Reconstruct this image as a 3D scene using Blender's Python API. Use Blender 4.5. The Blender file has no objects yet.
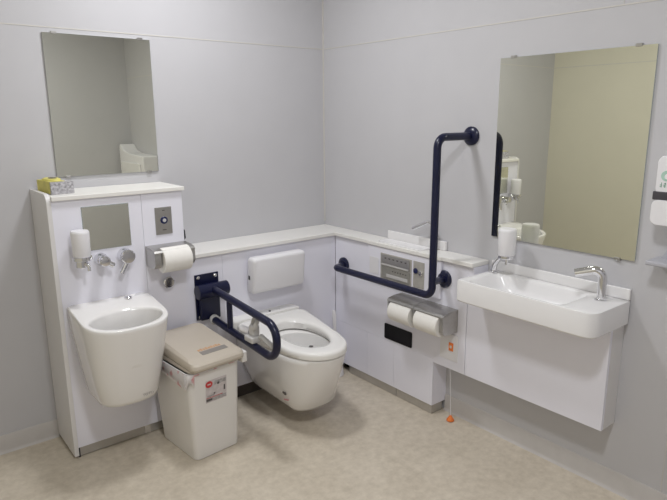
import bpy, bmesh, math
from mathutils import Vector, Matrix
PI = math.pi
scene = bpy.context.scene
COL = scene.collection
ORI = {}

# ------------------------------------------------------------------ materials
def mat(name, col, rough=.4, metal=0, noise=0, nscale=40, bump=0, bscale=200, coat=0, spec=.5, emit=None, estr=0, trans=0, ior=1.45):
    m = bpy.data.materials.new(name); m.use_nodes = True
    nt = m.node_tree; b = nt.nodes['Principled BSDF']
    b.inputs['Base Color'].default_value = (*col, 1)
    b.inputs['Roughness'].default_value = rough
    b.inputs['Metallic'].default_value = metal
    b.inputs['Specular IOR Level'].default_value = spec
    b.inputs['Coat Weight'].default_value = coat
    b.inputs['Transmission Weight'].default_value = trans
    b.inputs['IOR'].default_value = ior
    if emit:
        b.inputs['Emission Color'].default_value = (*emit, 1); b.inputs['Emission Strength'].default_value = estr
    tc = nt.nodes.new('ShaderNodeTexCoord')
    if noise:
        n = nt.nodes.new('ShaderNodeTexNoise'); n.inputs['Scale'].default_value = nscale; n.inputs['Detail'].default_value = 5
        nt.links.new(tc.outputs['Object'], n.inputs['Vector'])
        r = nt.nodes.new('ShaderNodeValToRGB')
        r.color_ramp.elements[0].position = .3; r.color_ramp.elements[1].position = .7
        r.color_ramp.elements[0].color = (*[c*(1-noise) for c in col], 1)
        r.color_ramp.elements[1].color = (*[min(1, c*(1+noise)) for c in col], 1)
        nt.links.new(n.outputs['Fac'], r.inputs['Fac']); nt.links.new(r.outputs['Color'], b.inputs['Base Color'])
    if bump:
        n2 = nt.nodes.new('ShaderNodeTexNoise'); n2.inputs['Scale'].default_value = bscale
        nt.links.new(tc.outputs['Object'], n2.inputs['Vector'])
        bp = nt.nodes.new('ShaderNodeBump'); bp.inputs['Strength'].default_value = bump; bp.inputs['Distance'].default_value = .002
        nt.links.new(n2.outputs['Fac'], bp.inputs['Height']); nt.links.new(bp.outputs['Normal'], b.inputs['Normal'])
    return m

WALL = mat('wall_panel', (.555, .55, .568), .45, noise=.012, nscale=6, bump=.04, bscale=90)
WALLC = mat('cream_wall_panel', (.72, .69, .575), .5, noise=.012, nscale=6)
JOINT = mat('panel_joint', (.62, .60, .565), .5, noise=.02)
CEIL = mat('ceiling_board', (.75, .75, .74), .7, noise=.02, nscale=12)
SKIRT = mat('vinyl_skirting', (.56, .535, .515), .5, noise=.03, nscale=20)
PANEL = mat('white_laminate', (.85, .845, .925), .28, noise=.008, nscale=5)
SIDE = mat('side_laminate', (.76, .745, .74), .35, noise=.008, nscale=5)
CAP = mat('solid_surface', (.84, .825, .79), .3, noise=.01, nscale=8)
STONE = mat('basin_resin', (.83, .82, .82), .2, noise=.006, nscale=8)
CERAM = mat('ceramic', (.86, .845, .83), .07, coat=.3, noise=.006, nscale=6)
SEAT = mat('seat_resin', (.86, .845, .815), .16, noise=.006, nscale=6)
WPLAS = mat('white_plastic', (.82, .81, .83), .35, noise=.006, nscale=10)
PAPER = mat('tissue_paper', (.86, .84, .80), .9, noise=.02, nscale=60, bump=.15, bscale=400)
NAVY = mat('navy_resin', (.006, .008, .036), .28, noise=.1, nscale=30, bump=.05, bscale=300)
CHROME = mat('chrome', (.78, .78, .80), .08, 1, noise=.01)
STEEL = mat('brushed_steel', (.50, .49, .47), .32, 1, noise=.04, nscale=60)
KICK = mat('steel_toe_kick', (.52, .50, .47), .35, .6, noise=.05, nscale=20)
KICKD = mat('dark_brown_kick', (.12, .105, .095), .4, .4, noise=.08, nscale=20)  # dark brown finish of the toe kick behind the toilet
MIRROR = mat('mirror_glass', (.83, .835, .73), .015, 1, noise=.004, nscale=3)
MEDGE = mat('mirror_edge', (.55, .62, .62), .1, .6, noise=.02)
BLACK = mat('black_gloss', (.006, .006, .008), .15, noise=.1)
DARK = mat('dark_plastic', (.03, .03, .035), .4, noise=.1)
WATER = mat('water', (.72, .76, .78), .02, trans=.8, ior=1.33, noise=.01)
ORANGE = mat('orange_plastic', (.85, .22, .05), .35, noise=.03)
TAUPE = mat('taupe_lid', (.56, .50, .42), .42, noise=.012, nscale=15)
TAUPED = mat('dark_taupe', (.27, .25, .23), .5, noise=.03)
BINW = mat('bin_body', (.81, .79, .765), .35, noise=.012, nscale=10)
PINK = mat('pink_print', (.62, .30, .32), .6, noise=.1)
REDP = mat('red_print', (.55, .05, .05), .5, noise=.1)
GREYP = mat('grey_print', (.40, .38, .38), .6, noise=.25, nscale=120)
DGREY = mat('dark_print', (.10, .09, .09), .6, noise=.1)
STICK = mat('sticker', (.60, .55, .55), .5, noise=.12, nscale=60)
GREEN = mat('green_print', (.10, .30, .20), .5, noise=.05)
YEL = mat('yellow_card', (.66, .60, .16), .5, noise=.15, nscale=25)
CARD = mat('patterned_card', (.42, .41, .43), .6, noise=.45, nscale=110)
LGREY = mat('light_grey_plastic', (.58, .57, .56), .35, noise=.02)
SILV = mat('silver_plate', (.50, .48, .44), .38, .3, noise=.06, nscale=50)
SILVD = mat('silver_plate_dark', (.34, .33, .30), .38, .3, noise=.06, nscale=50)
BLUE = mat('blue_ring', (.012, .018, .08), .3, noise=.05)
IVORY = mat('ivory_block', (.72, .68, .58), .4, noise=.02)
PHOTOG = mat('grey_cover', (.46, .46, .50), .35, noise=.02)
LAMP = mat('lamp_diffuser', (.9, .9, .9), .5, emit=(1, .96, .90), estr=4, noise=.001)

def bagmat():
    m = mat('bag_film', (.80, .76, .75), .3, trans=.25)
    nt = m.node_tree; b = nt.nodes['Principled BSDF']
    tc = nt.nodes['Texture Coordinate']
    n = nt.nodes.new('ShaderNodeTexNoise'); n.inputs['Scale'].default_value = 22
    nt.links.new(tc.outputs['Object'], n.inputs['Vector'])
    r = nt.nodes.new('ShaderNodeValToRGB')
    r.color_ramp.elements[0].position = .53; r.color_ramp.elements[1].position = .60
    r.color_ramp.elements[0].color = (.82, .79, .79, 1); r.color_ramp.elements[1].color = (.70, .36, .38, 1)
    nt.links.new(n.outputs['Fac'], r.inputs['Fac']); nt.links.new(r.outputs['Color'], b.inputs['Base Color'])
    return m
BAG = bagmat()

def floormat():
    m = mat('marbled_vinyl', (.5, .46, .38), .38, bump=.03, bscale=150)
    nt = m.node_tree; b = nt.nodes['Principled BSDF']; tc = nt.nodes['Texture Coordinate']
    n = nt.nodes.new('ShaderNodeTexNoise'); n.inputs['Scale'].default_value = 28; n.inputs['Detail'].default_value = 8; n.inputs['Roughness'].default_value = .65
    n3 = nt.nodes.new('ShaderNodeTexNoise'); n3.inputs['Scale'].default_value = 5; n3.inputs['Detail'].default_value = 3
    for k in (n, n3): nt.links.new(tc.outputs['Object'], k.inputs['Vector'])
    mx = nt.nodes.new('ShaderNodeMix'); mx.data_type = 'FLOAT'; mx.inputs[0].default_value = .3
    nt.links.new(n.outputs['Fac'], mx.inputs[2]); nt.links.new(n3.outputs['Fac'], mx.inputs[3])
    r = nt.nodes.new('ShaderNodeValToRGB')
    r.color_ramp.elements[0].position = .34; r.color_ramp.elements[1].position = .66
    r.color_ramp.elements[0].color = (.53, .465, .37, 1); r.color_ramp.elements[1].color = (.70, .63, .52, 1)
    nt.links.new(mx.outputs[0], r.inputs['Fac']); nt.links.new(r.outputs['Color'], b.inputs['Base Color'])
    return m
FLOOR = floormat()

# ------------------------------------------------------------------ mesh helpers
class MB:
    def __init__(s): s.bm = bmesh.new(); s.bv = False
    def poly(s, vs, faces):
        v = [s.bm.verts.new(p) for p in vs]
        for f in faces: s.bm.faces.new([v[i] for i in f])
        return v
    def box(s, x0, x1, y0, y1, z0, z1, bev=0, seg=3):
        x0, x1 = min(x0, x1), max(x0, x1); y0, y1 = min(y0, y1), max(y0, y1); z0, z1 = min(z0, z1), max(z0, z1)
        t = bmesh.new()
        v = [t.verts.new((x, y, z)) for x in (x0, x1) for y in (y0, y1) for z in (z0, z1)]
        for f in ((0, 1, 3, 2), (4, 6, 7, 5), (0, 4, 5, 1), (2, 3, 7, 6), (0, 2, 6, 4), (1, 5, 7, 3)): t.faces.new([v[i] for i in f])
        if bev: s.bv = True; bmesh.ops.bevel(t, geom=t.edges[:], offset=bev, segments=seg, affect='EDGES', profile=.5)
        s.merge(t); return s
    def merge(s, t, M=None):
        if M is not None: bmesh.ops.transform(t, matrix=M, verts=t.verts[:])
        me = bpy.data.meshes.new('tmp'); t.to_mesh(me); s.bm.from_mesh(me); bpy.data.meshes.remove(me); t.free()
    def rings(s, rs, cap0=True, cap1=True, closed=True):
        R = [[s.bm.verts.new(p) for p in r] for r in rs]
        n = len(R[0])
        for a, b in zip(R, R[1:]):
            for i in range(n if closed else n-1):
                j = (i+1) % n
                s.bm.faces.new((a[i], a[j], b[j], b[i]))
        if cap0: s.bm.faces.new(R[0][::-1])
        if cap1: s.bm.faces.new(R[-1])
        return s
    def tube(s, pts, r, n=16, fil=0, fseg=8, caps=True):
        pts = [Vector(p) for p in pts]
        if fil:
            out = [pts[0]]
            for a, b, c in zip(pts, pts[1:], pts[2:]):
                d1 = (a-b).normalized(); d2 = (c-b).normalized(); ang = d1.angle(d2)
                t = fil/math.tan(ang/2); t = min(t, (a-b).length*.49, (c-b).length*.49); R = t*math.tan(ang/2)
                cen = b+(d1+d2).normalized()*(R/math.sin(ang/2))
                p0 = b+d1*t-cen; p1 = b+d2*t-cen; tot = p0.angle(p1); ax = p0.cross(p1).normalized()
                for k in range(fseg+1): out.append(cen+Matrix.Rotation(tot*k/fseg, 3, ax) @ p0)
            out.append(pts[-1]); pts = out
        tg = []
        for i in range(len(pts)):
            a = pts[max(0, i-1)]; b = pts[min(len(pts)-1, i+1)]; tg.append((b-a).normalized())
        up = tg[0].orthogonal().normalized(); rs = []
        rr = r if isinstance(r, (list, tuple)) else [r]*len(pts)
        for i, p in enumerate(pts):
            if i:
                q = tg[i-1].rotation_difference(tg[i]); up = q @ up
            sd = tg[i].cross(up)
            rs.append([p+(up*math.cos(2*PI*k/n)+sd*math.sin(2*PI*k/n))*rr[i] for k in range(n)])
        return s.rings(rs, caps, caps)
    def lathe(s, prof, o, axis=(0, 0, 1), n=32):
        q = Vector((0, 0, 1)).rotation_difference(Vector(axis).normalized()); o = Vector(o)
        rs = []
        for r, z in prof:
            r = max(r, 1e-5)
            rs.append([o+q @ Vector((r*math.cos(2*PI*k/n), r*math.sin(2*PI*k/n), z)) for k in range(n)])
        return s.rings(rs)
    def prism(s, poly, f0, f1):
        """poly: list of 2-d points; f0,f1 map (a,b)->3d for the two faces"""
        return s.rings([[f0(*p) for p in poly], [f1(*p) for p in poly]])
    def build(s, name, m, parent=None, smooth=35, recalc=True, bev=0):
        if recalc: bmesh.ops.recalc_face_normals(s.bm, faces=s.bm.faces[:])
        me = bpy.data.meshes.new(name); s.bm.to_mesh(me); s.bm.free()
        o = bpy.data.objects.new(name, me); COL.objects.link(o)
        me.materials.append(m)
        if parent:
            off = ORI[parent.name]
            me.transform(Matrix.Translation(-off)); o.parent = parent; ORI[o.name] = off
        else: ORI[o.name] = Vector((0, 0, 0))
        me.shade_smooth(); me.set_sharp_from_angle(angle=math.radians(smooth))
        if bev:
            b = o.modifiers.new('bevel', 'BEVEL'); b.width = bev; b.segments = 2; b.limit_method = 'ANGLE'; b.angle_limit = math.radians(40)
        if bev or s.bv:
            wn = o.modifiers.new('normals', 'WEIGHTED_NORMAL'); wn.keep_sharp = True; wn.weight = 100
        return o

def tag(o, label, cat, group=None):
    o['label'] = label; o['category'] = cat
    if group: o['group'] = group
    return o
def thing(name, loc, label, cat, group=None, local=False):
    o = bpy.data.objects.new(name, None); COL.objects.link(o); o.location = loc; o.empty_display_size = .05
    ORI[o.name] = Vector((0, 0, 0)) if local else Vector(loc)
    return tag(o, label, cat, group)
def struct(o): o['kind'] = 'structure'; return o
def box(name, m, p, *a, bev=0, label=None):
    o = MB().box(*a, bev=bev).build(name, m, p)
    if label: o['label'] = label
    return o
def rrect(cx, cy, w, h, r, n=6):
    out = []
    for (sx, sy, a0) in ((1, 1, 0), (-1, 1, 90), (-1, -1, 180), (1, -1, 270)):
        for k in range(n+1):
            a = math.radians(a0+90*k/n)
            out.append((cx+sx*(w/2-r)+r*math.cos(a), cy+sy*(h/2-r)+r*math.sin(a)))
    return out
def text(body, size, name, m, parent, M):
    cu = bpy.data.curves.new('txt', 'FONT'); cu.body = body; cu.size = size; cu.align_x = 'CENTER'; cu.align_y = 'CENTER'; cu.extrude = .0002
    t = bpy.data.objects.new('txt', cu); COL.objects.link(t)
    dg = bpy.context.evaluated_depsgraph_get(); me = bpy.data.meshes.new_from_object(t.evaluated_get(dg))
    bpy.data.objects.remove(t)
    me.materials.clear(); me.materials.append(m); me.transform(Matrix.Translation(-ORI[parent.name]) @ M)
    o = bpy.data.objects.new(name, me); COL.objects.link(o); o.parent = parent; ORI[o.name] = ORI[parent.name]
    return o
def frame(o, x, y):
    """matrix with given local x and y world directions, at o"""
    x = Vector(x).normalized(); y = Vector(y).normalized(); z = x.cross(y)
    return Matrix.Translation(o) @ Matrix((x, y, z)).transposed().to_4x4()

# ------------------------------------------------------------------ room
L, W, H = 2.36, 3.08, 2.45        # room: x -L..0, y -W..0
D, DB, DU = .102, .224, .258      # depths of the right ledge, back ledge, tall unit
ZL = .809
struct(box('floor', FLOOR, None, -L, 0, -W, 0, -.06, 0))
struct(box('ceiling', CEIL, None, -L-.1, .1, -W-.1, .1, H, H+.08))
struct(box('wall_back', WALL, None, -L-.1, .1, 0, .1, -.06, H))
struct(box('wall_right', WALL, None, 0, .1, -W-.1, 0, -.06, H))
struct(box('wall_left', WALLC, None, -L-.1, -L, -W-.1, 0, -.06, H))
struct(box('wall_front', WALL, None, -L, 0, -W-.1, -W, -.06, H))
ZJ = 1.80
struct(box('trim_1', JOINT, None, -L, 0, -.0015, 0, ZJ-.0025, ZJ+.0025))
struct(box('trim_2', JOINT, None, -.0015, 0, -W, -.0015, ZJ-.0025, ZJ+.0025))
struct(MB().box(-.006, 0, -.006, 0, ZL+.02, H).build('trim_3', JOINT))
struct(box('trim_4', JOINT, None, -.0012, 0, -1.681, -1.6785, ZJ, H))
struct(box('trim_5', JOINT, None, -.0012, 0, -1.99, -1.9875, .08, H))
struct(box('trim_6', JOINT, None, -L, -L+.0012, -.95, -.947, 0, H))
struct(box('trim_7', JOINT, None, -L, -L+.0012, -W, 0, ZJ-.0025, ZJ+.0025))
def skirting(name, f):
    prof = [(0, 0), (.016, 0), (.010, .006), (.007, .016), (.006, .076), (.003, .082), (0, .083)]
    m = MB(); a, b = f; m.rings([[a(*p) for p in prof], [b(*p) for p in prof]]); return struct(m.build(name, SKIRT))
skirting('baseboard_back', (lambda d, z: (-L, -d, z), lambda d, z: (-1.5755, -d, z)))
skirting('baseboard_right', (lambda d, z: (-d, -W, z), lambda d, z: (-d, -.968, z)))
skirting('baseboard_left', (lambda d, z: (-L+d, -W, z), lambda d, z: (-L+d, -.02, z)))
skirting('baseboard_front', (lambda d, z: (-L+.02, -W+d, z), lambda d, z: (-.02, -W+d, z)))

# ------------------------------------------------------------------ tall unit on the left
UX0, UX1, ZU = -1.575, -1.013, 1.134
t = thing('tall_cabinet', (-1.288, -.12, 0), 'tall white wall cabinet with rounded side panel behind the bucket-like sink', 'cabinet')
# side panel with rounded top front corner
R = .035; pr = [(-.001, .012), (-.001, ZU+.010)] + [(-DU-.004+R-R*math.sin(a), ZU+.010-R+R*math.cos(a)) for a in [PI/2*k/8 for k in range(9)]] + [(-DU-.004, .012)]
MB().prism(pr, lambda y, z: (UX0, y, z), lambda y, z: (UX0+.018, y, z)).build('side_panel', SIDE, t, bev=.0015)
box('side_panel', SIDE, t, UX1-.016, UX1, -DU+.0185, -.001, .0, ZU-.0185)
JX = -1.199
box('front_panel', PANEL, t, UX0+.0185, JX-.0006, -DU, -DU+.018, .048, ZU-.018)
box('front_panel', PANEL, t, JX+.0006, UX1, -DU, -DU+.018, .048, ZU-.018)
box('top_board', CAP, t, UX0+.0185, UX1+.010, -DU-.012, -.001, ZU-.0175, ZU, bev=.002, label='warm white solid top board')
k = box('toe_kick', KICK, t, UX0+.026, -1.2485, -DU+.010, -DU+.016, .004, .0475, label='brushed steel toe kick')
k = box('toe_kick', KICK, t, -1.2455, UX1-.017, -DU+.010, -DU+.016, .004, .0475, label='brushed steel toe kick')
box('joint_clip', CHROME, t, -1.262, -1.236, -DU+.006, -DU+.0095, .006, .046)
box('levelling_foot', DARK, t, UX0+.0185, UX0+.0255, -DU+.006, -.2, 0, .047)

tb = thing('tissue_box', (-1.52, -.16, ZU), 'yellow and grey patterned tissue box on the left end of the tall cabinet', 'tissue box')
def tissue():
    # shallow box, front short side patterned grey, top and long left side yellow
    ax = frame((-1.499, -.118, ZU+.0005), (math.cos(.10), math.sin(.10), 0), (-math.sin(.10), math.cos(.10), 0))
    def tr(m, name, mm): bmesh.ops.transform(m.bm, matrix=ax, verts=m.bm.verts[:]); return m.build(name, mm, tb)
    w, d, h = .092, .150, .050
    m = MB().box(-w/2+.001, w/2, -d/2+.001, d/2, 0, h-.001, bev=.001); tr(m, 'carton', CARD)
    m = MB(); m.box(-w/2, w/2-.03, -d/2+.012, d/2, h-.0005, h+.0012); m.box(-w/2-.0012, -w/2, -d/2+.008, d/2, .003, h)
    # puckered yellow film rising around the opening
    m.rings([[(-.010+.034*math.cos(a)*q, .012+.058*math.sin(a)*q, h+z) for a in [2*PI*i/20 for i in range(20)]] for q, z in ((1, .001), (.92, .007), (.7, .010), (.5, .008))])
    tr(m, 'yellow_film', YEL)
    m = MB(); m.rings([[(-.010+.014*math.cos(a)*q, .0+.030*math.sin(a)*q, h+z) for a in [2*PI*i/20 for i in range(20)]] for q, z in ((1, .009), (.9, .0115))]); tr(m, 'opening', DGREY)
tissue()

def mirror(name, label, P, u0, u1, z0, z1, group=None):
    t = thing(name, P((u0+u1)/2, 0, z0), label, 'mirror', group)
    def bx(a0, a1, d0, d1, b0, b1, bev=0):
        A = P(a0, d0, b0); B = P(a1, d1, b1); return MB().box(A[0], B[0], A[1], B[1], A[2], B[2], bev=bev)
    bx(u0, u1, .002, .006, z0, z1).build('backing', MEDGE, t)
    bx(u0, u1, .0062, .0085, z0, z1).build('glass', MIRROR, t)
    for u in (u0+(u1-u0)*.1, u1-(u1-u0)*.1):
        bx(u-.011, u+.011, .0, .0125, z1-.004, z1+.007, .001).build('clip', STEEL, t)
        bx(u-.011, u+.011, .0, .0125, z0-.007, z0+.004, .001).build('clip', STEEL, t)
    return t
mirror('wall_mirror', 'frameless wall mirror above the tall cabinet and tissue box', lambda u, d, z: (u, -d, z), -1.462, -1.008, 1.186, 1.778)
mirror('wall_mirror', 'large frameless wall mirror above the rectangular washbasin', lambda u, d, z: (-d, u, z), -1.811, -1.194, .921, 1.661)

sm = tag(MB().box(-1.446, -1.257, -DU-.0035, -DU-.0005, .902, 1.081).build('small_mirror', MIRROR), 'small square mirror flush on the tall cabinet above two taps', 'mirror')
MB().box(-1.448, -1.255, -DU-.0012, -DU, .900, 1.083).build('mirror_backing', MEDGE, sm)

# wall dispenser on the tall cabinet
def bottle(m, x, y, z0, z1, r, n=28, sq=1.0):
    m.lathe([(r*.9, z0), (r*.94, z0+.004), (r*1.0, z0+(z1-z0)*.9), (r*.97, z1-.004), (r*.88, z1)], (x, y, 0), n=n)
t = thing('soap_dispenser', (-1.478, -DU, .84), 'white soap dispenser on chrome holder beside the small square mirror', 'soap dispenser')
m = MB(); bottle(m, -1.476, -.312, .894, .998, .036); m.build('bottle', WPLAS, t)
m = MB(); m.lathe([(.035, .878), (.0375, .880), (.0375, .8935), (.0345, .8938)], (-1.476, -.312, 0)); m.box(-1.49, -1.462, -.285, -DU, .876, .893, bev=.003); m.build('holder_ring', CHROME, t)
m = MB(); m.lathe([(.019, .845), (.024, .850), (.024, .877), (.018, .8778)], (-1.479, -.307, 0)); m.tube([(-1.470, -.325, .868), (-1.463, -.345, .858), (-1.463, -.347, .838)], .0065, fil=.008); m.build('pump', CHROME, t)

# stop valve and lever tap above the sink
t = thing('stop_valve', (-1.385, -DU, .857), 'round chrome stop valve below the small square mirror', 'valve')
m = MB(); m.lathe([(.027, 0), (.027, .006), (.023, .012), (.021, .03)], (-1.390, -DU, .860), (0, -1, 0)); m.build('escutcheon', CHROME, t)
m = MB(); m.lathe([(.019, .03), (.019, .048), (.022, .050), (.022, .064), (.018, .069), (.01, .070)], (-1.390, -DU, .860), (0, -1, 0)); m.lathe([(.012, 0), (.012, .022), (.008, .026)], (-1.376, -DU-.055, .850), (.8, -.3, -.5)); m.build('handle', CHROME, t)
t = thing('lever_tap', (-1.282, -DU, .853), 'chrome lever tap with slanted spout beside the stop valve', 'tap')
m = MB(); m.lathe([(.031, 0), (.031, .006), (.028, .012), (.028, .04), (.030, .043), (.030, .050), (.026, .055), (.005, .056)], (-1.290, -DU, .862), (0, -1, 0), n=36); m.build('body', CHROME, t)
m = MB(); m.tube([(-1.293, -DU-.042, .842), (-1.312, -DU-.045, .812), (-1.322, -DU-.046, .796)], [.010, .009, .010]); m.build('spout', CHROME, t)

# push button plate
t = thing('flush_button_plate', (-1.104, -DU, .93), 'grey button plate with dark blue round button on the tall cabinet', 'push button')
MB().box(-1.143, -1.067, -DU-.004, -DU-.0003, .929, 1.050, bev=.0012).build('plate', STEEL, t)
o = MB().lathe([(.0165, 0), (.0165, .003), (.0145, .005)], (-1.104, -DU-.004, .992), (0, -1, 0)).build('button', BLUE, t); o['label'] = 'dark blue ring button'
o = MB().lathe([(.008, 0), (.008, .0012)], (-1.104, -DU-.009, .992), (0, -1, 0)).build('button_centre', LGREY, t)
MB().box(-1.113, -1.095, -DU-.0046, -DU-.0041, .9475, .9505).build('caption', DGREY, t)
MB().box(-1.110, -1.098, -DU-.0046, -DU-.0041, 1.034, 1.037).build('caption', DGREY, t)

def roll(label, A, B, r, core=.02, group=None, tail=None):
    """toilet roll between axis points A and B"""
    A = Vector(A); B = Vector(B); ax = B-A; l = ax.length
    root = thing('toilet_roll', A, label, 'toilet roll', group)
    m = MB(); m.lathe([(core, 0), (r-.002, 0), (r, .002), (r, l-.002), (r-.002, l), (core, l)], A, ax, n=40); m.build('paper', PAPER, root)
    m = MB(); m.lathe([(core-.0004, .0005), (core-.0004, l-.0005)], A, ax); m.build('core', IVORY, root)
    return root
# holder on tall cabinet
t = thing('paper_holder', (-1.12, -DU, .80), 'brushed steel single paper holder on the tall cabinet', 'toilet paper holder')
def holder_shell(m, P, u0, u1, d1, ztop, zbot):
    # profile: sloping lid then front lip ; extruded along u
    pr = [(0, zbot), (0, ztop), (d1*.55, ztop-.001), (d1*.93, ztop-.008), (d1, ztop-.016), (d1, ztop-.022), (d1-.004, ztop-.022), (d1*.90, ztop-.013), (d1*.55, ztop-.006), (.004, ztop-.006), (.004, zbot)]
    m.rings([[P(u0, d, z) for d, z in pr], [P(u1, d, z) for d, z in pr]])
def cheek(m, P, u0, u1, d1, ztop, zbot):
    pr = [(.0, zbot), (0, ztop), (d1*.55, ztop-.001), (d1*.95, ztop-.009), (d1, ztop-.02), (d1, zbot+.02), (d1-.015, zbot+.003)]
    m.rings([[P(u0, d, z) for d, z in pr], [P(u1, d, z) for d, z in pr]])
PU = lambda u, d, z: (u, -DU-.0005-d, z)
m = MB(); holder_shell(m, PU, -1.197, -1.012, .104, .886, .80); m.build('cover', STEEL, t)
for u0, u1 in ((-1.197, -1.168), (-1.026, -1.012)):
    m = MB(); cheek(m, PU, u0+.0005, u1, .102, .8795, .797); m.build('cheek', STEEL, t)
MB().tube([(-1.1675, -DU-.070, .830), (-1.0265, -DU-.070, .830)], .008).build('spindle', DARK, t)
roll('white toilet roll in the single holder on the tall cabinet', (-1.160, -DU-.072, .829), (-1.033, -DU-.072, .829), .055)

# round knob with a dark slot
t = thing('round_knob', (-1.11, -DU, .713), 'small round chrome knob below the single paper holder', 'knob')
MB().lathe([(.014, 0), (.014, .012), (.024, .014), (.026, .018), (.026, .026), (.022, .030)], (-1.109, -DU, .712), (0, -1, 0)).build('knob_body', CHROME, t)
MB().box(-1.1095, -1.1085, -DU-.0325, -DU-.0302, .694, .730).build('slot', DARK, t)
# hook on the cabinet's right edge
t = thing('coat_hook', (UX1, -.235, .86), 'slim dark hook on the right edge of the tall cabinet', 'hook')
MB().box(UX1+.0003, UX1+.005, -.246, -.226, .865, .955, bev=.001).build('hook_plate', DARK, t)
MB().tube([(UX1+.004, -.236, .935), (UX1+.012, -.236, .930), (UX1+.014, -.236, .895), (UX1+.005, -.236, .885)], .004, fil=.006).build('hook_arm', DARK, t)

# ------------------------------------------------------------------ ostomate sink
def cast(poly, c, a):
    dx, dy = math.cos(a), math.sin(a); best = 0
    for i in range(len(poly)):
        x1, y1 = poly[i][0]-c[0], poly[i][1]-c[1]; x2, y2 = poly[(i+1) % len(poly)][0]-c[0], poly[(i+1) % len(poly)][1]-c[1]
        ex, ey = x2-x1, y2-y1; den = dx*ey-dy*ex
        if abs(den) < 1e-12: continue
        tt = (x1*ey-y1*ex)/den; uu = (x1*dy-y1*dx)/den
        if tt > 0 and -1e-9 <= uu <= 1+1e-9: best = max(best, tt)
    return best
def polar(poly, c, n=72, scale=1):
    return [(c[0]+math.cos(2*PI*i/n)*cast(poly, c, 2*PI*i/n)*scale, c[1]+math.sin(2*PI*i/n)*cast(poly, c, 2*PI*i/n)*scale) for i in range(n)]
def dshape(cx, hw, yb, yf, rf, rb=.012, n=10):
    """plan outline: flat at the wall (yb), rounded with radius rf at the front (yf < yb); superelliptic front"""
    out = []
    for sx in (1, -1):
        seq = []
        for k in range(n+1):
            a = PI/2*k/n
            seq.append((cx+sx*(hw*(math.cos(a)**(.75))), yf+rf-rf*(math.sin(a)**(.85))))
        back = [(cx+sx*(hw-rb), yb), (cx+sx*hw, yb-rb)]
        if sx == 1: right = back+seq
        else: left = back+seq
    return right[:] + left[::-1][1:]
def egg(cx, cy, hw, l0, l1, n=88):
    out = []
    for i in range(n):
        a = 2*PI*i/n; c, s = math.cos(a), math.sin(a)
        out.append((cx+hw*c*(1+.06*s), cy+(l0 if s > 0 else l1)*s))
    return out
sc = (-1.367, -.445); SX = -1.376
t = thing('slop_sink', (-1.367, -DU, .30), 'deep white ceramic slop sink mounted low on the tall cabinet', 'sink')
rings = []
YB = -DU-.0006
def rimz(y): return .645+.039*max(0, min(1, (y+.58)/.285))
def ring(hw, yf, rf, zf, k=1): return [(x, min(y, YB), zf(y)) for x, y in polar(dshape(SX, hw, YB, yf, rf), sc, 72, k)]
for z, hw, yf, rf, k in ((.288, .090, -.455, .08, .72), (.289, .110, -.482, .09, .95), (.296, .119, -.497, .09, .985), (.315, .125, -.507, .095, 1), (.40, .137, -.528, .105, 1), (.50, .151, -.555, .12, 1), (.58, .161, -.572, .13, 1)):
    rings.append(ring(hw, yf, rf, lambda y, z=z: z, k))
rings.append(ring(.168, -.584, .135, lambda y: rimz(y)-.018)); rings.append(ring(.169, -.585, .135, lambda y: rimz(y)-.005)); rings.append(ring(.167, -.583, .134, lambda y: rimz(y)-.001))
rim = polar(dshape(SX, .164, YB, -.580, .132), sc, 72)
hole = polar(egg(-1.376, -.482, .143, .082, .087, 72), sc, 72)
rings.append([(x, min(y, YB), rimz(y)) for x, y in rim])
for q, zz in ((.3, .0), (.8, -.001), (.95, -.004)):
    rings.append([(a[0]*(1-q)+b[0]*q, min(YB, a[1]*(1-q)+b[1]*q), rimz(a[1]*(1-q)+b[1]*q)+zz) for a, b in zip(rim, hole)])
rings.append([(x, y, rimz(y)-.012) for x, y in hole])
for q, z in ((.985, .61), (.93, .54), (.83, .47), (.62, .43), (.25, .42)):
    rings.append([(sc[0]+(x-sc[0])*q, sc[1]+(y-sc[1])*q, z) for x, y in hole])
MB().rings(rings, True, True).build('bowl', CERAM, t, smooth=50)
MB().rings([[(sc[0]+(x-sc[0])*.72, sc[1]+(y-sc[1])*.72, .452+e) for x, y in hole] for e in (0, .001)]).build('water', WATER, t)
m = MB(); m.lathe([(.016, 0), (.016, .006), (.012, .010), (.004, .011)], (-1.305, -.305, rimz(-.305)-.001)); m.build('tap_reflection', CHROME, t)  # chrome stud modelled in place of the tap's reflection on the deck
text('TOTO', .017, 'maker_mark', GREYP, t, frame((-1.325, -.508, .325), (1, .12, 0), (0, -.26, 1)))

# ------------------------------------------------------------------ back ledge behind the toilet
XR = -D-.001
t = thing('service_panel', (-.55, -.12, 0), 'low white service panel behind the toilet', 'panel')
box('front_panel', PANEL, t, UX1+.0005, -.8106, -DB, -DB+.018, .076, ZL-.0205)
box('front_panel', PANEL, t, -.8094, XR-.001, -DB, -DB+.018, .076, ZL-.0205)
o = box('toe_kick', KICKD, t, UX1+.001, XR-.03, -DB+.03, -DB+.036, .0, .0755, label='dark brown recessed toe kick')
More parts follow.
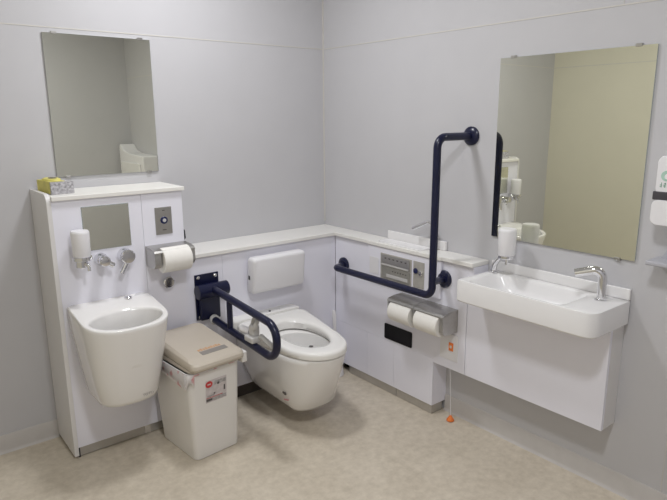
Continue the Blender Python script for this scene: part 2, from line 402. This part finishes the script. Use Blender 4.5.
# right-hand low cabinet and long panel
t = thing('floor_cabinet', (-.05, -.65, 0), 'low white floor cabinet with steel toe kick under the double paper holder', 'cabinet')
ZP = .279; YC = -.966
box('front_panel', PANEL, t, -D, -D+.016, -.4947, -DB-.001, .05, ZP+.0165)
box('front_panel', PANEL, t, -D, -D+.016, -.6992, -.4959, .05, ZP+.0165)
box('front_panel', PANEL, t, -D, -D+.016, YC, -.7004, .05, ZP+.0165)
box('end_panel', PANEL, t, -D+.0165, -.0005, YC, YC+.016, .05, ZP)
box('toe_kick', KICK, t, -D+.008, -D+.013, -.7125, -.335, .002, .0495, label='brushed steel toe kick')
box('toe_kick', KICK, t, -D+.008, -D+.013, YC+.006, -.7155, .002, .0495, label='brushed steel toe kick')
box('toe_kick', KICK, t, -D+.0135, -.018, YC+.006, YC+.011, .002, .0495)
box('kick_gap_shade', BLACK, t, -.05, -.02, YC+.03, -.24, .0, .05)  # black box stands in for the shade in the gap beside the kick
t = thing('apron_panel', (-.05, -1.0, ZP), 'long white apron panel running from the corner to under the washbasin', 'panel')
YR = -1.797
box('front_panel', PANEL, t, -D, -D+.016, -1.1535, -DB-.001, ZP+.0172, ZL-.0205)
box('front_panel', PANEL, t, -D, -D+.016, YR, -1.156, ZP, .678, bev=.0008)
box('bottom_rail', PANEL, t, -D, -D+.016, -1.1535, YC-.0005, ZP, ZP+.0172)
box('end_panel', SIDE, t, -D+.0165, -.0005, YR, YR+.016, ZP, .678, bev=.0008)
box('end_panel', PANEL, t, -D, -.0005, -1.181, -1.1540, .6785, ZL-.0205)
box('underside', PANEL, t, -D+.0165, -.0005, YR+.0165, YC-.001, ZP+.004, ZP+.014)

# L-shaped countertop
YE = -1.183; OC = .014
pl = [(UX1+.0008, -.0008), (-.0008, -.0008), (-.0008, YE), (-D-OC, YE), (-D-OC, -1.013), (-D-OC-.008, -1.008), (-D-OC-.008, -.511), (-D-OC, -.506), (-D-OC, -DB-OC), (UX1+.0008, -DB-OC)]
m = MB(); m.rings([[(x, y, z) for x, y in pl] for z in (ZL-.020, ZL)])
ct = tag(m.build('countertop', CAP, bev=.0025), 'long white L-shaped ledge top around the corner beside the toilet', 'countertop')

# control panel set in the ledge
t = thing('toilet_control_panel', (-D-.011, -.76, .62), 'white wall control panel with silver button plate behind the grab bar', 'control panel')
XF = -D-.016
box('housing', PANEL, t, XF, -D-.0003, -1.008, -.511, .605, ZL-.0215, bev=.004)
box('outlet_cover', WPLAS, t, XF-.002, XF-.0002, -.595, -.528, .640, .728, bev=.001)
p = box('button_plate', SILV, t, XF-.003, XF-.0002, -.828, -.612, .628, .760, bev=.001, label='silver plate with two button rows')
box('button_row', SILVD, p, XF-.006, XF-.0031, -.818, -.622, .634, .694, bev=.001)
box('button_row', STEEL, p, XF-.006, XF-.0031, -.818, -.622, .700, .754, bev=.001)
box('button_bar', LGREY, p, XF-.0085, XF-.0062, -.808, -.66, .643, .660, bev=.0015)
box('button_bar', LGREY, p, XF-.0085, XF-.0062, -.812, -.622, .7005, .709, bev=.0015)
for i in range(6):
    box('button_symbol', DGREY, p, XF-.0066, XF-.0061, -.645-i*.028-.012, -.645-i*.028, .736, .741)
    box('button_symbol', DGREY, p, XF-.0066, XF-.0061, -.70-i*.018-.008, -.70-i*.018, .676, .681)
p = box('switch_plate', SILV, t, XF-.003, XF-.0002, -.910, -.840, .632, .760, bev=.001, label='silver plate with two round switches')
o = MB().lathe([(.0135, 0), (.0135, .004), (.011, .006)], (XF-.003, -.857, .713), (-1, 0, 0)).build('switch_button', BLUE, p); o['label'] = 'dark blue round button'
o = MB().lathe([(.0125, 0), (.0125, .004), (.010, .006)], (XF-.003, -.889, .707), (-1, 0, 0)).build('switch_button', CHROME, p); o['label'] = 'chrome round button'

# little hand basin on the ledge
t = thing('hand_basin', (-.05, -.75, ZL), 'small white hand-rinse basin standing on the ledge behind the grab bar', 'basin')
m = MB(); m.box(-.016, -.0006, -.945, -.553, ZL+.0004, ZL+.044, bev=.003); m.build('splashback', STONE, t)
m = MB(); ou = rrect(-.066, -.72, .088, .30, .02); 
def rr(k, z): return [( -.066+(x+.066)*k[0], -.72+(y+.72)*k[1], z) for x, y in ou]
m.rings([rr((1, 1), ZL+.0004), rr((1, 1), ZL+.003), rr((.97, .99), ZL+.0045), rr((.85, .96), ZL+.0045), rr((.80, .945), ZL+.002), rr((.6, .88), ZL+.001)]); m.build('basin_dish', STONE, t)
t = thing('rinse_tap', (-.05, -.905, ZL), 'slim chrome tap of the small ledge basin partly hidden by the grab bar', 'tap')
MB().lathe([(.017, .0004), (.017, .006), (.012, .010)], (-.05, -.895, ZL)).build('base_flange', CHROME, t)
MB().tube([(-.05, -.895, ZL+.008), (-.048, -.895, .925), (-.046, -.86, .942), (-.06, -.775, .90)], .0095, fil=.02).build('spout', CHROME, t)

# ------------------------------------------------------------------ backrest
t = thing('backrest', (-.52, -DB, .56), 'white padded backrest on the panel above the toilet', 'backrest')
m = MB(); pr = rrect(0, 0, .318, .186, .018)
rs = []
for d, k in ((.018, .93), (.022, .985), (.03, 1), (.060, 1), (.072, .985), (.079, .955), (.082, .90)):
    rs.append([(-.528+x*(1-(1-k)*1.0) , -DB-d-(.008*(z/.09)), .664+z*(1-(1-k)*1.6)) for x, z in pr])
m.rings(rs); m.build('pad', WPLAS, t, smooth=60)
m = MB(); m.box(-.64, -.42, -DB-.0185, -DB-.0004, .61, .72, bev=.002); m.build('bracket', LGREY, t)
MB().box(-.6880-.0005, -.6868, -DB-.05, -DB-.036, .645, .665).build('side_slot', DARK, t)

# ------------------------------------------------------------------ flip-up grab bar
XB = -.893
t = thing('flip_up_grab_bar', (XB, -DB, .48), 'navy blue fold-down grab bar loop between the bin and the toilet', 'grab bar')
m = MB(); m.box(-.962, -.838, -DB-.008, -DB-.0004, .482, .706, bev=.002)
m.build('mounting_plate', NAVY, t)
for x, z in ((-.945, .692), (-.857, .692), (-.945, .497)):
    MB().lathe([(.009, 0), (.009, .004), (.005, .007)], (x, -DB-.008, z), (0, -1, 0), n=12).build('bolt', CHROME, t)
m = MB(); m.tube([(-.970, -DB-.045, .632), (-.815, -DB-.045, .632)], .034, n=28); m.box(-.95, -.845, -DB-.045, -DB-.0085, .60, .66, bev=.004); m.box(-.950, -.848, -DB-.034, -DB-.0085, .485, .60, bev=.004); m.build('hinge', NAVY, t)
yb = -.80; rb = .075
loop = [(XB, -DB-.06, .640), (XB, yb-.02, .602), (XB, yb-.02, .452), (XB, -DB-.03, .487)]
MB().tube(loop, .017, n=20, fil=.068, fseg=12).build('bar', NAVY, t)
MB().tube([(XB, -.432, .615), (XB, -.432, .475)], .0135).build('strut', NAVY, t)
m = MB(); m.lathe([(.024, 0), (.024, .014), (.019, .016)], (XB, -DB-.045, .486), (0, -1, -.06)); m.build('stop_collar', LGREY, t)
# grey clip on the lower rail
cl = MB(); cl.box(XB-.022, XB+.030, -.660, -.590, .480, .508, bev=.007); cl.box(XB-.008, XB+.030, -.645, -.605, .505, .555, bev=.010); cl.tube([(XB+.018, -.58, .505), (XB+.028, -.60, .572), (XB+.025, -.64, .588), (XB+.0, -.665, .572), (XB-.002, -.65, .548)], .010, fil=.015)
o = cl.build('clip', LGREY, t); o['label'] = 'light grey plastic clip on the lower rail'
MB().lathe([(.016, 0), (.016, .05), (.012, .054)], (XB+.012, -.590, .512), (-.3, 1, .1)).build('clip_knob', WPLAS, t)
MB().tube([(XB+.018, -.668, .512), (XB+.015, -.785, .489)], .012).build('paper_arm', LGREY, t)

# ------------------------------------------------------------------ toilet
tc_ = (-.607, -.58)
TY = -DB-.0006
t = thing('toilet', (-.60, -DB, .07), 'white wall-hung toilet with open seat between the two grab bars', 'toilet')
def outline(cx, hr, hf, yb, yf, rb=.02, ex=.92, ey=1):
    """rear half width hr tapering to hf, elliptical nose to yf"""
    ys = -.62; pts = []
    for k in range(17):
        a = PI/2*k/16; pts.append((hf*abs(math.cos(a))**ex, ys+(yf-ys)*math.sin(a)**ey))
    side = [(hr-rb, yb), (hr-rb*.3, yb-rb*.3), (hr, yb-rb)]
    n = 6
    for k in range(1, n):
        f = k/n; side.append((hr+(hf-hr)*(f**1.15), yb-rb+(ys-yb+rb)*f))
    half = side+pts
    return [(cx+x, y) for x, y in half]+[(cx-x, y) for x, y in half[::-1][1:]]
N = 88
bowl = []
for z, hr, hf, yf, s in ((.080, .10, .10, -.655, .60), (.081, .108, .112, -.676, .94), (.088, .112, .121, -.694, .985), (.106, .116, .129, -.710, 1), (.16, .126, .141, -.744, 1), (.24, .142, .151, -.788, 1), (.31, .156, .158, -.820, 1), (.36, .168, .162, -.838, 1), (.383, .172, .164, -.842, 1), (.388, .170, .161, -.838, .99)):
    o_ = polar(outline(-.602+max(0, .2-z)*.26, hr, hf-.004, TY, yf+.006, ex=.92-min(.2, max(0, .3-z))), tc_, N, s)
    bowl.append([(x, min(y, TY), z) for x, y in o_])
hc = (-.588, -.595)
H0 = egg(-.600, -.60, .118, .165, .165)
for q, z in ((1.12, .3885), (1.0, .385), (.97, .36), (.88, .30), (.70, .24), (.5, .205), (.30, .185), (.12, .178)):
    bowl.append([(-.600+(x+.600)*q, -.60+(y+.60)*q*.98-(1-q)*.03, z) for x, y in H0])
MB().rings(bowl).build('bowl', CERAM, t, smooth=55)
MB().rings([[(-.600+(x+.600)*.50, -.60+(y+.60)*.50-.02, .213+e) for x, y in H0] for e in (0, .001)]).build('water', WATER, t)
MB().lathe([(.019, 0), (.016, .0015)], (-.615, -.575, .2145), n=18).build('drain_mouth', DARK, t)
# seat ring: slopes from the rear housing down to the nose
def sz(y): return .424+.030*max(0, min(1, (y+.70)/.42))
O0 = polar(outline(-.600, .200, .160, -.300, -.842, rb=.03), tc_, N)
H1 = egg(-.588, -.588, .104, .185, .150)
H1 = polar(H1, tc_, N)
def mix(a, b, q): return [(p[0]*(1-q)+r[0]*q, p[1]*(1-q)+r[1]*q) for p, r in zip(a, b)]
def lift(P2, off): return [(x, y, sz(y)+off) for x, y in P2]
seat = [[(x, y, .392) for x, y in mix(O0, H1, .9)], [(x, y, .391) for x, y in mix(O0, H1, .05)], [(x, y, .394) for x, y in O0], lift(O0, -.014), lift(mix(O0, H1, .02), -.006), lift(mix(O0, H1, .08), -.001), lift(mix(O0, H1, .2), .0005), lift(mix(O0, H1, .75), -.001), lift(mix(O0, H1, .92), -.005), lift(H1, -.013), [(x, y, .398) for x, y in mix(O0, H1, .99)]]
seat.append(seat[0])
MB().rings(seat, False, False).build('seat', SEAT, t, smooth=55)
m = MB(); o2 = rrect(-.600, -.262, .398, .076, .02)
m.rings([[(-.602+(x+.602)*k, y, z) for x, y in o2] for z, k in ((.391, 1), (.444, 1), (.452, .985), (.456, .95))]); m.build('rear_housing', SEAT, t)
for x in (-.575, -.515): MB().lathe([(.006, 0), (.006, .004), (.003, .006)], (x, -.268, .4558), n=12).build('hinge_dot', DARK if x < -.55 else LGREY, t)
MB().lathe([(.010, 0), (.010, .002)], (-.650, -.725, sz(-.725)+.0003), n=16).build('seat_label', DGREY, t)
# marks on the bowl's front left
nd = Vector((-.75, -.66, 0)).normalized(); xd = Vector((.66, -.75, 0)).normalized()
def mark(c, w, h, mm, nm):
    c = Vector(c); up = (Vector((0, 0, 1))+nd*.45).normalized(); q = MB()
    v = [c+xd*sx*w/2+up*sy*h/2+nd*e for e in (-.004, .0012) for sx, sy in ((-1, -1), (1, -1), (1, 1), (-1, 1))]
    q.poly(v, ((0, 3, 2, 1), (4, 5, 6, 7), (0, 1, 5, 4), (1, 2, 6, 5), (2, 3, 7, 6), (3, 0, 4, 7))); q.build(nm, mm, t)
for (zz, ang, w_, h_, mm, nm) in ((.192, 200, .007, .012, DGREY, 'print_mark'), (.190, 204, .009, .016, DGREY, 'print_mark'), (.160, 206, .024, .007, PINK, 'print_line')):
    rg = outline(-.602, .130+.012*(zz-.16)/.08, .138+.009*(zz-.16)/.08, TY, -.738-.044*(zz-.16)/.08, ex=.78)
    a_ = math.radians(ang); d_ = cast(rg, tc_, a_); nd = Vector((math.cos(a_), math.sin(a_), 0)); xd = Vector((-nd.y, nd.x, 0))
    mark((tc_[0]+nd.x*d_, tc_[1]+nd.y*d_, zz), w_, h_, mm, nm)

# toilet brush in the corner
t = thing('toilet_brush', (-.165, -.30, 0), 'white toilet brush standing in the corner behind the toilet', 'toilet brush')
MB().lathe([(.044, 0), (.047, .004), (.040, .06), (.030, .085), (.012, .09)], (-.170, -.305, 0)).build('holder', WPLAS, t)
MB().tube([(-.170, -.305, .085), (-.175, -.305, .27), (-.178, -.305, .36), (-.178, -.300, .385)], [.008, .009, .012, .009]).build('handle', WPLAS, t)

# ------------------------------------------------------------------ L-shaped grab bar
XG = -.222
t = thing('wall_grab_bar', (-D, -.65, .64), 'navy blue L-shaped wall grab bar rising beside the large mirror', 'grab bar')
MB().tube([(-.004, -1.058, 1.346), (XG, -1.057, 1.346), (XG, -1.052, .652), (XG, -.375, .650), (-D-.004, -.302, .634)], .017, n=24, fil=.045, fseg=10).build('bar', NAVY, t)
MB().tube([(-D-.004, -1.021, .705), (XG, -1.052, .718)], .016, n=20).build('stub', NAVY, t)
for o_, ax in (((-.0004, -1.058, 1.346), (-1, 0, 0)), ((-D-.0004, -.302, .634), (-1, 0, 0)), ((-D-.0004, -1.021, .705), (-1, 0, 0))):
    MB().lathe([(.041, 0), (.041, .008), (.036, .013), (.020, .020)], o_, ax, n=32).build('flange', NAVY, t)

# ------------------------------------------------------------------ double paper holder
PR = lambda u, d, z: (-D-.0005-d, u, z)
t = thing('paper_holder', (-D, -.89, .46), 'brushed steel double paper holder below the L-shaped grab bar', 'toilet paper holder')
for a, b in ((-.926, -.752), (-1.106, -.928)):
    m = MB(); holder_shell(m, PR, a, b, .104, .578, .47); m.build('cover', STEEL, t)
for a, b in ((-.764, -.7525), (-.936, -.918), (-1.1055, -1.086)):
    m = MB(); cheek(m, PR, a, b, .101, .571, .470); m.build('cheek', STEEL, t)
for a, b in ((-.9175, -.7645), (-1.0855, -.9365)):
    MB().tube([(-D-.068, a, .512), (-D-.068, b, .512)], .008).build('spindle', DARK, t)
roll('white toilet roll in the double holder, the one nearer the toilet', (-D-.070, -.910, .510), (-D-.070, -.772, .510), .0545)
roll('white toilet roll in the double holder, the one nearer the washbasin', (-D-.070, -1.080, .510), (-D-.070, -.942, .510), .0545)

m = MB(); pr = rrect(-.729, .346, .196, .083, .008)
m.rings([[(-D-d, y, z) for y, z in pr] for d in (.0004, .004)])
sp = tag(m.build('sensor_panel', BLACK, bev=.0008), 'black glossy sensor panel below the double paper holder', 'sensor')

t = thing('emergency_call_plate', (-D, -1.063, .32), 'white call plate with orange button below the steel holder end', 'call button')
box('plate', WPLAS, t, -D-.004, -D-.0004, -1.115, -1.010, .325, .452, bev=.0012)
box('button', ORANGE, t, -D-.008, -D-.0042, -1.090, -1.064, .372, .412, bev=.0015, label='orange square button')
box('button_symbol', IVORY, t, -D-.0088, -D-.0082, -1.083, -1.071, .386, .399)
t = thing('pull_cord', (-.07, -1.066, 0), 'thin white pull cord with orange ball hanging below the call plate', 'pull cord')
MB().tube([(-.086, -1.058, ZP+.003), (-.078, -1.060, .15), (-.074, -1.063, .03)], .0016, n=8).build('cord', WPLAS, t)
MB().lathe([(.003, .028), (.007, .026), (.011, .018), (.018, .009), (.019, .004), (.014, .001)], (-.074, -1.063, 0), n=20).build('pull', ORANGE, t)

# ------------------------------------------------------------------ washbasin
BX, BY0, BY1 = -.264, -1.812, -1.220
ZD, ZB0 = .774, .681
t = thing('washbasin', (-.14, -1.5, .69), 'wide rectangular white washbasin under the large mirror', 'washbasin')
def plan(inset=0, rr_=.045):
    x0, y0, y1 = BX+inset, BY0+inset, BY1-inset; r = max(.004, rr_-inset); out = [(-.0008, y1), ]
    for cx, cy, a0, r_ in ((x0+.012, y1-.012, 90, .012), (x0+r, y0+r, 180, r)):
        for k in range(9): a = math.radians(a0+90*k/8); out.append((cx+r_*math.cos(a), cy+r_*math.sin(a)))
    out.append((-.0008, y0)); return out
bcx, bcy = -.165, -1.50
PB = lambda ins, rc=.045: polar(plan(ins, rc), (bcx, bcy), 96)
def inner(k, z, dy=0): return [(bcx+x*k, bcy+y*k+dy, z) for x, y in rrect_i]
rrp = [(bcx+x, bcy+y) for x, y in rrect(0.020, .03, .212, .42, .035, 8)]
IN = lambda k, z, kx=None: [(bcx+.02+(x-bcx-.02)*(kx or k), bcy+.03+(y-bcy-.03)*k, z) for x, y in polar(rrp, (bcx, bcy), 96)]
rs = [[(x, y, ZB0) for x, y in PB(.02)], [(x, y, ZB0) for x, y in PB(.006)], [(x, y, ZB0+.006) for x, y in PB(0)], [(x, y, ZD-.005) for x, y in PB(0)], [(x, y, ZD-.001) for x, y in PB(.0015)], [(x, y, ZD) for x, y in PB(.005)]]
rs += [IN(1.012, ZD, 1.02), IN(.99, ZD-.003, .985), IN(.93, ZD-.018, .955), IN(.84, ZD-.045, .91), IN(.74, ZD-.066, .83), IN(.62, ZD-.074, .70), IN(.1, ZD-.077, .1)]
m = MB(); m.rings(rs); m.build('bowl', STONE, t, smooth=40)
m = MB(); m.box(-.014, -.0008, BY0+.002, BY1+.012, ZD+.0003, .816, bev=.003); m.build('splashback', STONE, t)
MB().lathe([(.018, 0), (.018, .002), (.012, .003)], (bcx+.02, bcy+.03, ZD-.0765), n=20).build('drain', CHROME, t)
t = thing('washbasin_faucet', (-.082, -1.742, ZD), 'bent chrome faucet on the right end of the washbasin', 'faucet')
MB().lathe([(.021, .0004), (.021, .004), (.0165, .007)], (-.082, -1.738, ZD)).build('base_flange', CHROME, t)
MB().tube([(-.082, -1.740, ZD+.005), (-.082, -1.738, .892), (-.124, -1.655, .866)], .0160, n=24, fil=.03, fseg=10).build('spout', CHROME, t)
t = thing('soap_dispenser', (-.05, -1.245, ZD), 'white soap dispenser on curved chrome neck at left of the washbasin', 'soap dispenser')
MB().lathe([(.022, .0004), (.022, .005), (.016, .009)], (-.052, -1.246, ZD)).build('base_flange', CHROME, t)
MB().tube([(-.052, -1.246, ZD+.006), (-.056, -1.256, .815), (-.072, -1.290, .852), (-.088, -1.328, .862)], .0125, n=20, fil=.04).build('neck', CHROME, t)
m = MB(); bottle(m, -.09, -1.333, .872, .982, .037); m.build('bottle', WPLAS, t)
m = MB(); m.lathe([(.020, .854), (.034, .858), (.037, .862), (.037, .8715), (.033, .8718)], (-.09, -1.333, 0)); m.lathe([(.006, .832), (.006, .856)], (-.094, -1.338, 0), n=12); m.build('nozzle', CHROME, t)

# ------------------------------------------------------------------ hand sanitiser dispenser at the right edge
t = thing('hand_sanitiser_dispenser', (0, -1.945, .94), 'white wall dispenser with dark band and grey tray right of the large mirror', 'dispenser')
def slab(m, y0, y1, z0, z1, d0, d1, r):
    pr = rrect((y0+y1)/2, (z0+z1)/2, y1-y0, z1-z0, r)
    cy, cz = (y0+y1)/2, (z0+z1)/2
    m.rings([[(-d, cy+(y-cy)*k, cz+(z-cz)*k) for y, z in pr] for d, k in ((d0, 1), (d1-.010, 1), (d1-.003, .975), (d1, .93))])
m = MB(); slab(m, -1.997, -1.882, 1.172, 1.302, .0004, .085, .022); m.build('cover', WPLAS, t)
m = MB(); slab(m, -2.002, -1.878, 1.074, 1.160, .0004, .092, .022); m.build('lower_cover', WPLAS, t)
o = box('band', mat('slate_band', (.07, .065, .075), .3, noise=.1), t, -.0895, -.0006, -2.000, -1.8795, 1.158, 1.186, bev=.003); o['label'] = 'dark slate band'
m = MB(); m.tube([(-.03, -1.94, 1.3025), (-.03, -1.94, 1.312)], .02); m.build('cap', DARK, t)
# label print: green leaf ring and two rows of strokes
lr = MB().lathe([(.017, 0), (.017, .0008)], (-.0852, -1.916, 1.238), (-1, 0, 0), n=24).build('logo_ring', mat('pale_green', (.42, .60, .52), .4, noise=.05), t)
MB().lathe([(.009, 0), (.009, .0004)], (-.0861, -1.919, 1.236), (-1, 0, 0), n=20).build('logo_centre', WPLAS, lr)
m = MB()
import random
random.seed(4)
for i in range(8):
    y = -1.897-i*.0115
    for k in range(3):
        if random.random() < .8: m.box(-.0862, -.0853, y-.004-.0045*random.random(), y-.003*random.random(), 1.202+k*.005, 1.2038+k*.005)
    c_ = y-.002-.004*random.random(); m.box(-.0862, -.0853, c_-.0016, c_, 1.200, 1.216)
m.build('lettering', GREEN, t)
m = MB(); pr = [(-1.915, 1.068), (-1.922, .99), (-1.900, .948), (-1.886, .948), (-1.886, .934), (-2.0, .934), (-2.0, .948), (-1.993, .948), (-1.972, .99), (-1.98, 1.068)]
m.rings([[(-.0006, y, z) for y, z in pr], [(-.018, y, z) for y, z in pr]]); m.box(-.095, -.0006, -1.998, -1.882, .936, .952, bev=.005); m.build('drip_tray', PHOTOG, t)

# ------------------------------------------------------------------ bin
t = thing('trash_bin', (-1.081, -.452, 0), 'white plastic bin with beige lid between the slop sink and the toilet', 'trash bin', local=True)
t.rotation_euler = (0, 0, math.radians(5))
ZB = .412
m = MB()
def rc(w, d, r, z, oy=0, ox=0): return [(x+ox, y+oy, z) for x, y in rrect(0, 0, w, d, r)]
m.rings([rc(.202, .275, .02, .0), rc(.220, .293, .025, .003), rc(.222, .295, .025, .012), rc(.250, .338, .028, ZB-.02, -.004, -.012), rc(.253, .341, .028, ZB, -.004, -.012), rc(.245, .333, .026, ZB, -.004, -.012), rc(.20, .28, .02, .03)]); m.build('body', BINW, t)
def lidring(w, y0, y1, zf, zr, rr_=.03):
    return [(x, y, zf+(zr-zf)*(y-y0)/(y1-y0)) for x, y in rrect(0, (y0+y1)/2, w, y1-y0, rr_)]
m = MB(); m.rings([lidring(.256, -.178, .160, ZB+.001, ZB+.004), lidring(.260, -.180, .162, ZB+.008, ZB+.016), lidring(.256, -.178, .160, ZB+.014, ZB+.026), lidring(.23, -.15, .14, ZB+.014, ZB+.026)])
m.build('lid_frame', TAUPE, t)
ZF, ZR = ZB+.052, ZB+.088
m = MB()
m.rings([lidring(.236, -.186, .152, ZB+.0145, ZB+.0265), lidring(.256, -.200, .158, ZB+.016, ZB+.031), lidring(.258, -.202, .160, ZB+.024, ZB+.045), lidring(.254, -.199, .159, ZB+.036, ZB+.060), lidring(.250, -.190, .158, ZB+.043, ZB+.070), lidring(.236, -.168, .154, ZF-.006, ZR-.006), lidring(.226, -.155, .15, ZF-.001, ZR-.001), lidring(.206, -.14, .14, ZF, ZR)])
lid = m.build('lid', TAUPE, t, smooth=25); lid['label'] = 'beige hinged lid'
def onlid(x, y, e): return (x, y, ZF+(ZR-ZF)*(y+.14)/.28+e)
m = MB(); q = [(.080, -.138), (.080, -.108), (-.045, -.108), (-.045, -.138)]; m.rings([[onlid(x, y, e) for x, y in q] for e in (-.002, .0012)]); o = m.build('handle_recess', TAUPED, lid); o['label'] = 'dark grip recess'
m = MB()
for i in range(9): q = [(.066-i*.0125, -.102), (.066-i*.0125, -.088+.004*(i % 2)), (.057-i*.0125, -.088+.004*(i % 2)), (.057-i*.0125, -.102)]; m.rings([[onlid(x, y, e) for x, y in q] for e in (-.001, .0008)])
m.build('lid_lettering', mat('orange_print', (.62, .36, .20), .5, noise=.1), lid)
m = MB(); m.box(.121, .150, -.18, -.11, ZB-.022, ZB+.03, bev=.008); m.build('latch', BINW, t)
# liner bag overhanging the rim, bunched on the left
m = MB(); rs = []
base = rrect(-.012, -.004, .257, .346, .03, 20)
for j, (zz, k) in enumerate(((.374, 0), (.376, .004), (.366, .008), (.345, .012), (.325, .013), (.312, .009), (.306, .004))):
    r = []
    for i, (x, y) in enumerate(base):
        wl = max(0, -(x+.012)/.1285)*(1 if x < -.115 else .12)*(1 if y < .1 else .5)  # left side hangs lower and fuller
        w = .5+.5*math.sin(i*1.7)+.35*math.sin(i*.63+1)
        drop = (.374-zz)*(.03+1.0*wl*(.75+.25*math.sin(i*.33)))
        o_ = k*(.12+.72*wl)*(.7+.5*w)+.0008
        n = Vector((x+.012, y+.004, 0)).normalized()
        r.append((x+n.x*o_, y+n.y*o_, min(ZB, ZB-.001-drop)))
    rs.append(r)
m.rings(rs, False, False); o = m.build('liner_bag', BAG, t, smooth=60); o['label'] = 'white liner bag with pink print'
# printed sticker on the front face
def onfront(x, z, e): return (x-.010, -.1475-(z-.012)*(.1730-.1475)/.380-e, z)
def plate(name, mm, x0, x1, z0, z1, e, par):
    q = MB(); q.rings([[onfront(x, z, ee) for x, z in ((x0, z0), (x1, z0), (x1, z1), (x0, z1))] for ee in (e-.0006, e)]); return q.build(name, mm, par)
st = plate('sticker', STICK, -0.0500, 0.0520, 0.2590, 0.3610, .0012, t); st['label'] = 'grey printed sticker with red badge'
q = MB(); q.rings([[onfront(-.034+.017*math.cos(a), .343+.015*math.sin(a), e) for a in [2*PI*i/24 for i in range(24)]] for e in (.0012, .002)]); q.build('red_badge', REDP, st)
plate('badge_symbol', STICK, -0.0420, -0.0260, 0.3410, 0.3460, .0024, st)
plate('headline', GREYP, -0.0080, 0.0490, 0.3340, 0.3520, .0018, st)
plate('headline_mark', DGREY, 0.0060, 0.0160, 0.3320, 0.3420, .0022, st)
plate('person_symbol', DGREY, 0.0380, 0.0450, 0.2960, 0.3200, .0018, st)
plate('caption', GREYP, -0.0440, -0.0080, 0.2840, 0.2920, .0018, st)
plate('caption_mark', DGREY, -0.0120, -0.0040, 0.2920, 0.2990, .0018, st)
plate('footer', GREYP, -0.0480, 0.0490, 0.2630, 0.2780, .0018, st)
plate('footer_mark', DGREY, -0.0480, -0.0200, 0.2660, 0.2760, .0022, st)
plate('red_rule', REDP, -0.0480, 0.0320, 0.2795, 0.2820, .0018, st)

# ------------------------------------------------------------------ white unit seen only in the left mirror
t = thing('wall_unit', (0, -2.78, .55), 'white wall unit with raised end, reflected in the mirror above the tall cabinet', 'wall unit')
pr = [(-2.46, .55), (-2.46, 1.085), (-2.47, 1.10), (-2.80, 1.11), (-2.93, 1.135), (-3.00, 1.185), (-3.025, 1.19), (-3.04, 1.17), (-3.04, .55)]
m = MB(); m.rings([[(-d, y, z) for y, z in pr] for d in (.0005, .14)]); m.build('shell', WPLAS, t, bev=.008)
m = MB(); m.box(-.155, -.1405, -2.98, -2.52, .60, 1.03, bev=.006); m.build('front_cover', STONE, t)

# ------------------------------------------------------------------ ceiling lights
LIGHTS = [(-1.0, -.72, 13), (-1.5, -2.2, 17)]
for i, (x, y, pw) in enumerate(LIGHTS):
    t = thing('ceiling_light', (x, y, H), ['round recessed ceiling light above the toilet', 'round recessed ceiling light near the room centre'][i], 'ceiling light', 'recessed ceiling lights')
    MB().lathe([(.145, -.0005), (.160, -.003), (.164, -.010), (.148, -.012), (.146, -.004)], (x, y, H), n=40).build('trim_ring', WPLAS, t)
    MB().lathe([(.145, -.0045), (.145, -.0055)], (x, y, H), n=40).build('diffuser', LAMP, t)
    ld = bpy.data.lights.new('lamp', 'AREA'); ld.shape = 'DISK'; ld.size = .29; ld.energy = pw; ld.color = (.955, .965, 1)
    lo = bpy.data.objects.new('lamp', ld); COL.objects.link(lo); lo.parent = t; lo.location = (0, 0, -.016)

# ------------------------------------------------------------------ world, camera
w = bpy.data.worlds.new('world'); scene.world = w; w.use_nodes = True
w.node_tree.nodes['Background'].inputs[0].default_value = (.5, .5, .55, 1); w.node_tree.nodes['Background'].inputs[1].default_value = .2
cam = bpy.data.cameras.new('camera'); co = bpy.data.objects.new('camera', cam); COL.objects.link(co); scene.camera = co
cam.sensor_width = 36; cam.lens = 589.48/667*36; cam.clip_start = .02
yaw, pitch, rollv = .6754, .2224, -.0066
fw = Vector((math.sin(yaw)*math.cos(pitch), math.cos(yaw)*math.cos(pitch), -math.sin(pitch)))
rt = Vector((math.cos(yaw), -math.sin(yaw), 0)); up = rt.cross(fw)
r2 = rt*math.cos(rollv)+up*math.sin(rollv); u2 = -rt*math.sin(rollv)+up*math.cos(rollv)
co.matrix_world = Matrix.Translation((-2.1268, -2.7344, 1.4325)) @ Matrix((r2, u2, -fw)).transposed().to_4x4()
vs = scene.view_settings; vs.view_transform = 'Standard'; vs.look = 'None'; vs.exposure = .12; vs.gamma = 1; vs.use_curve_mapping = False
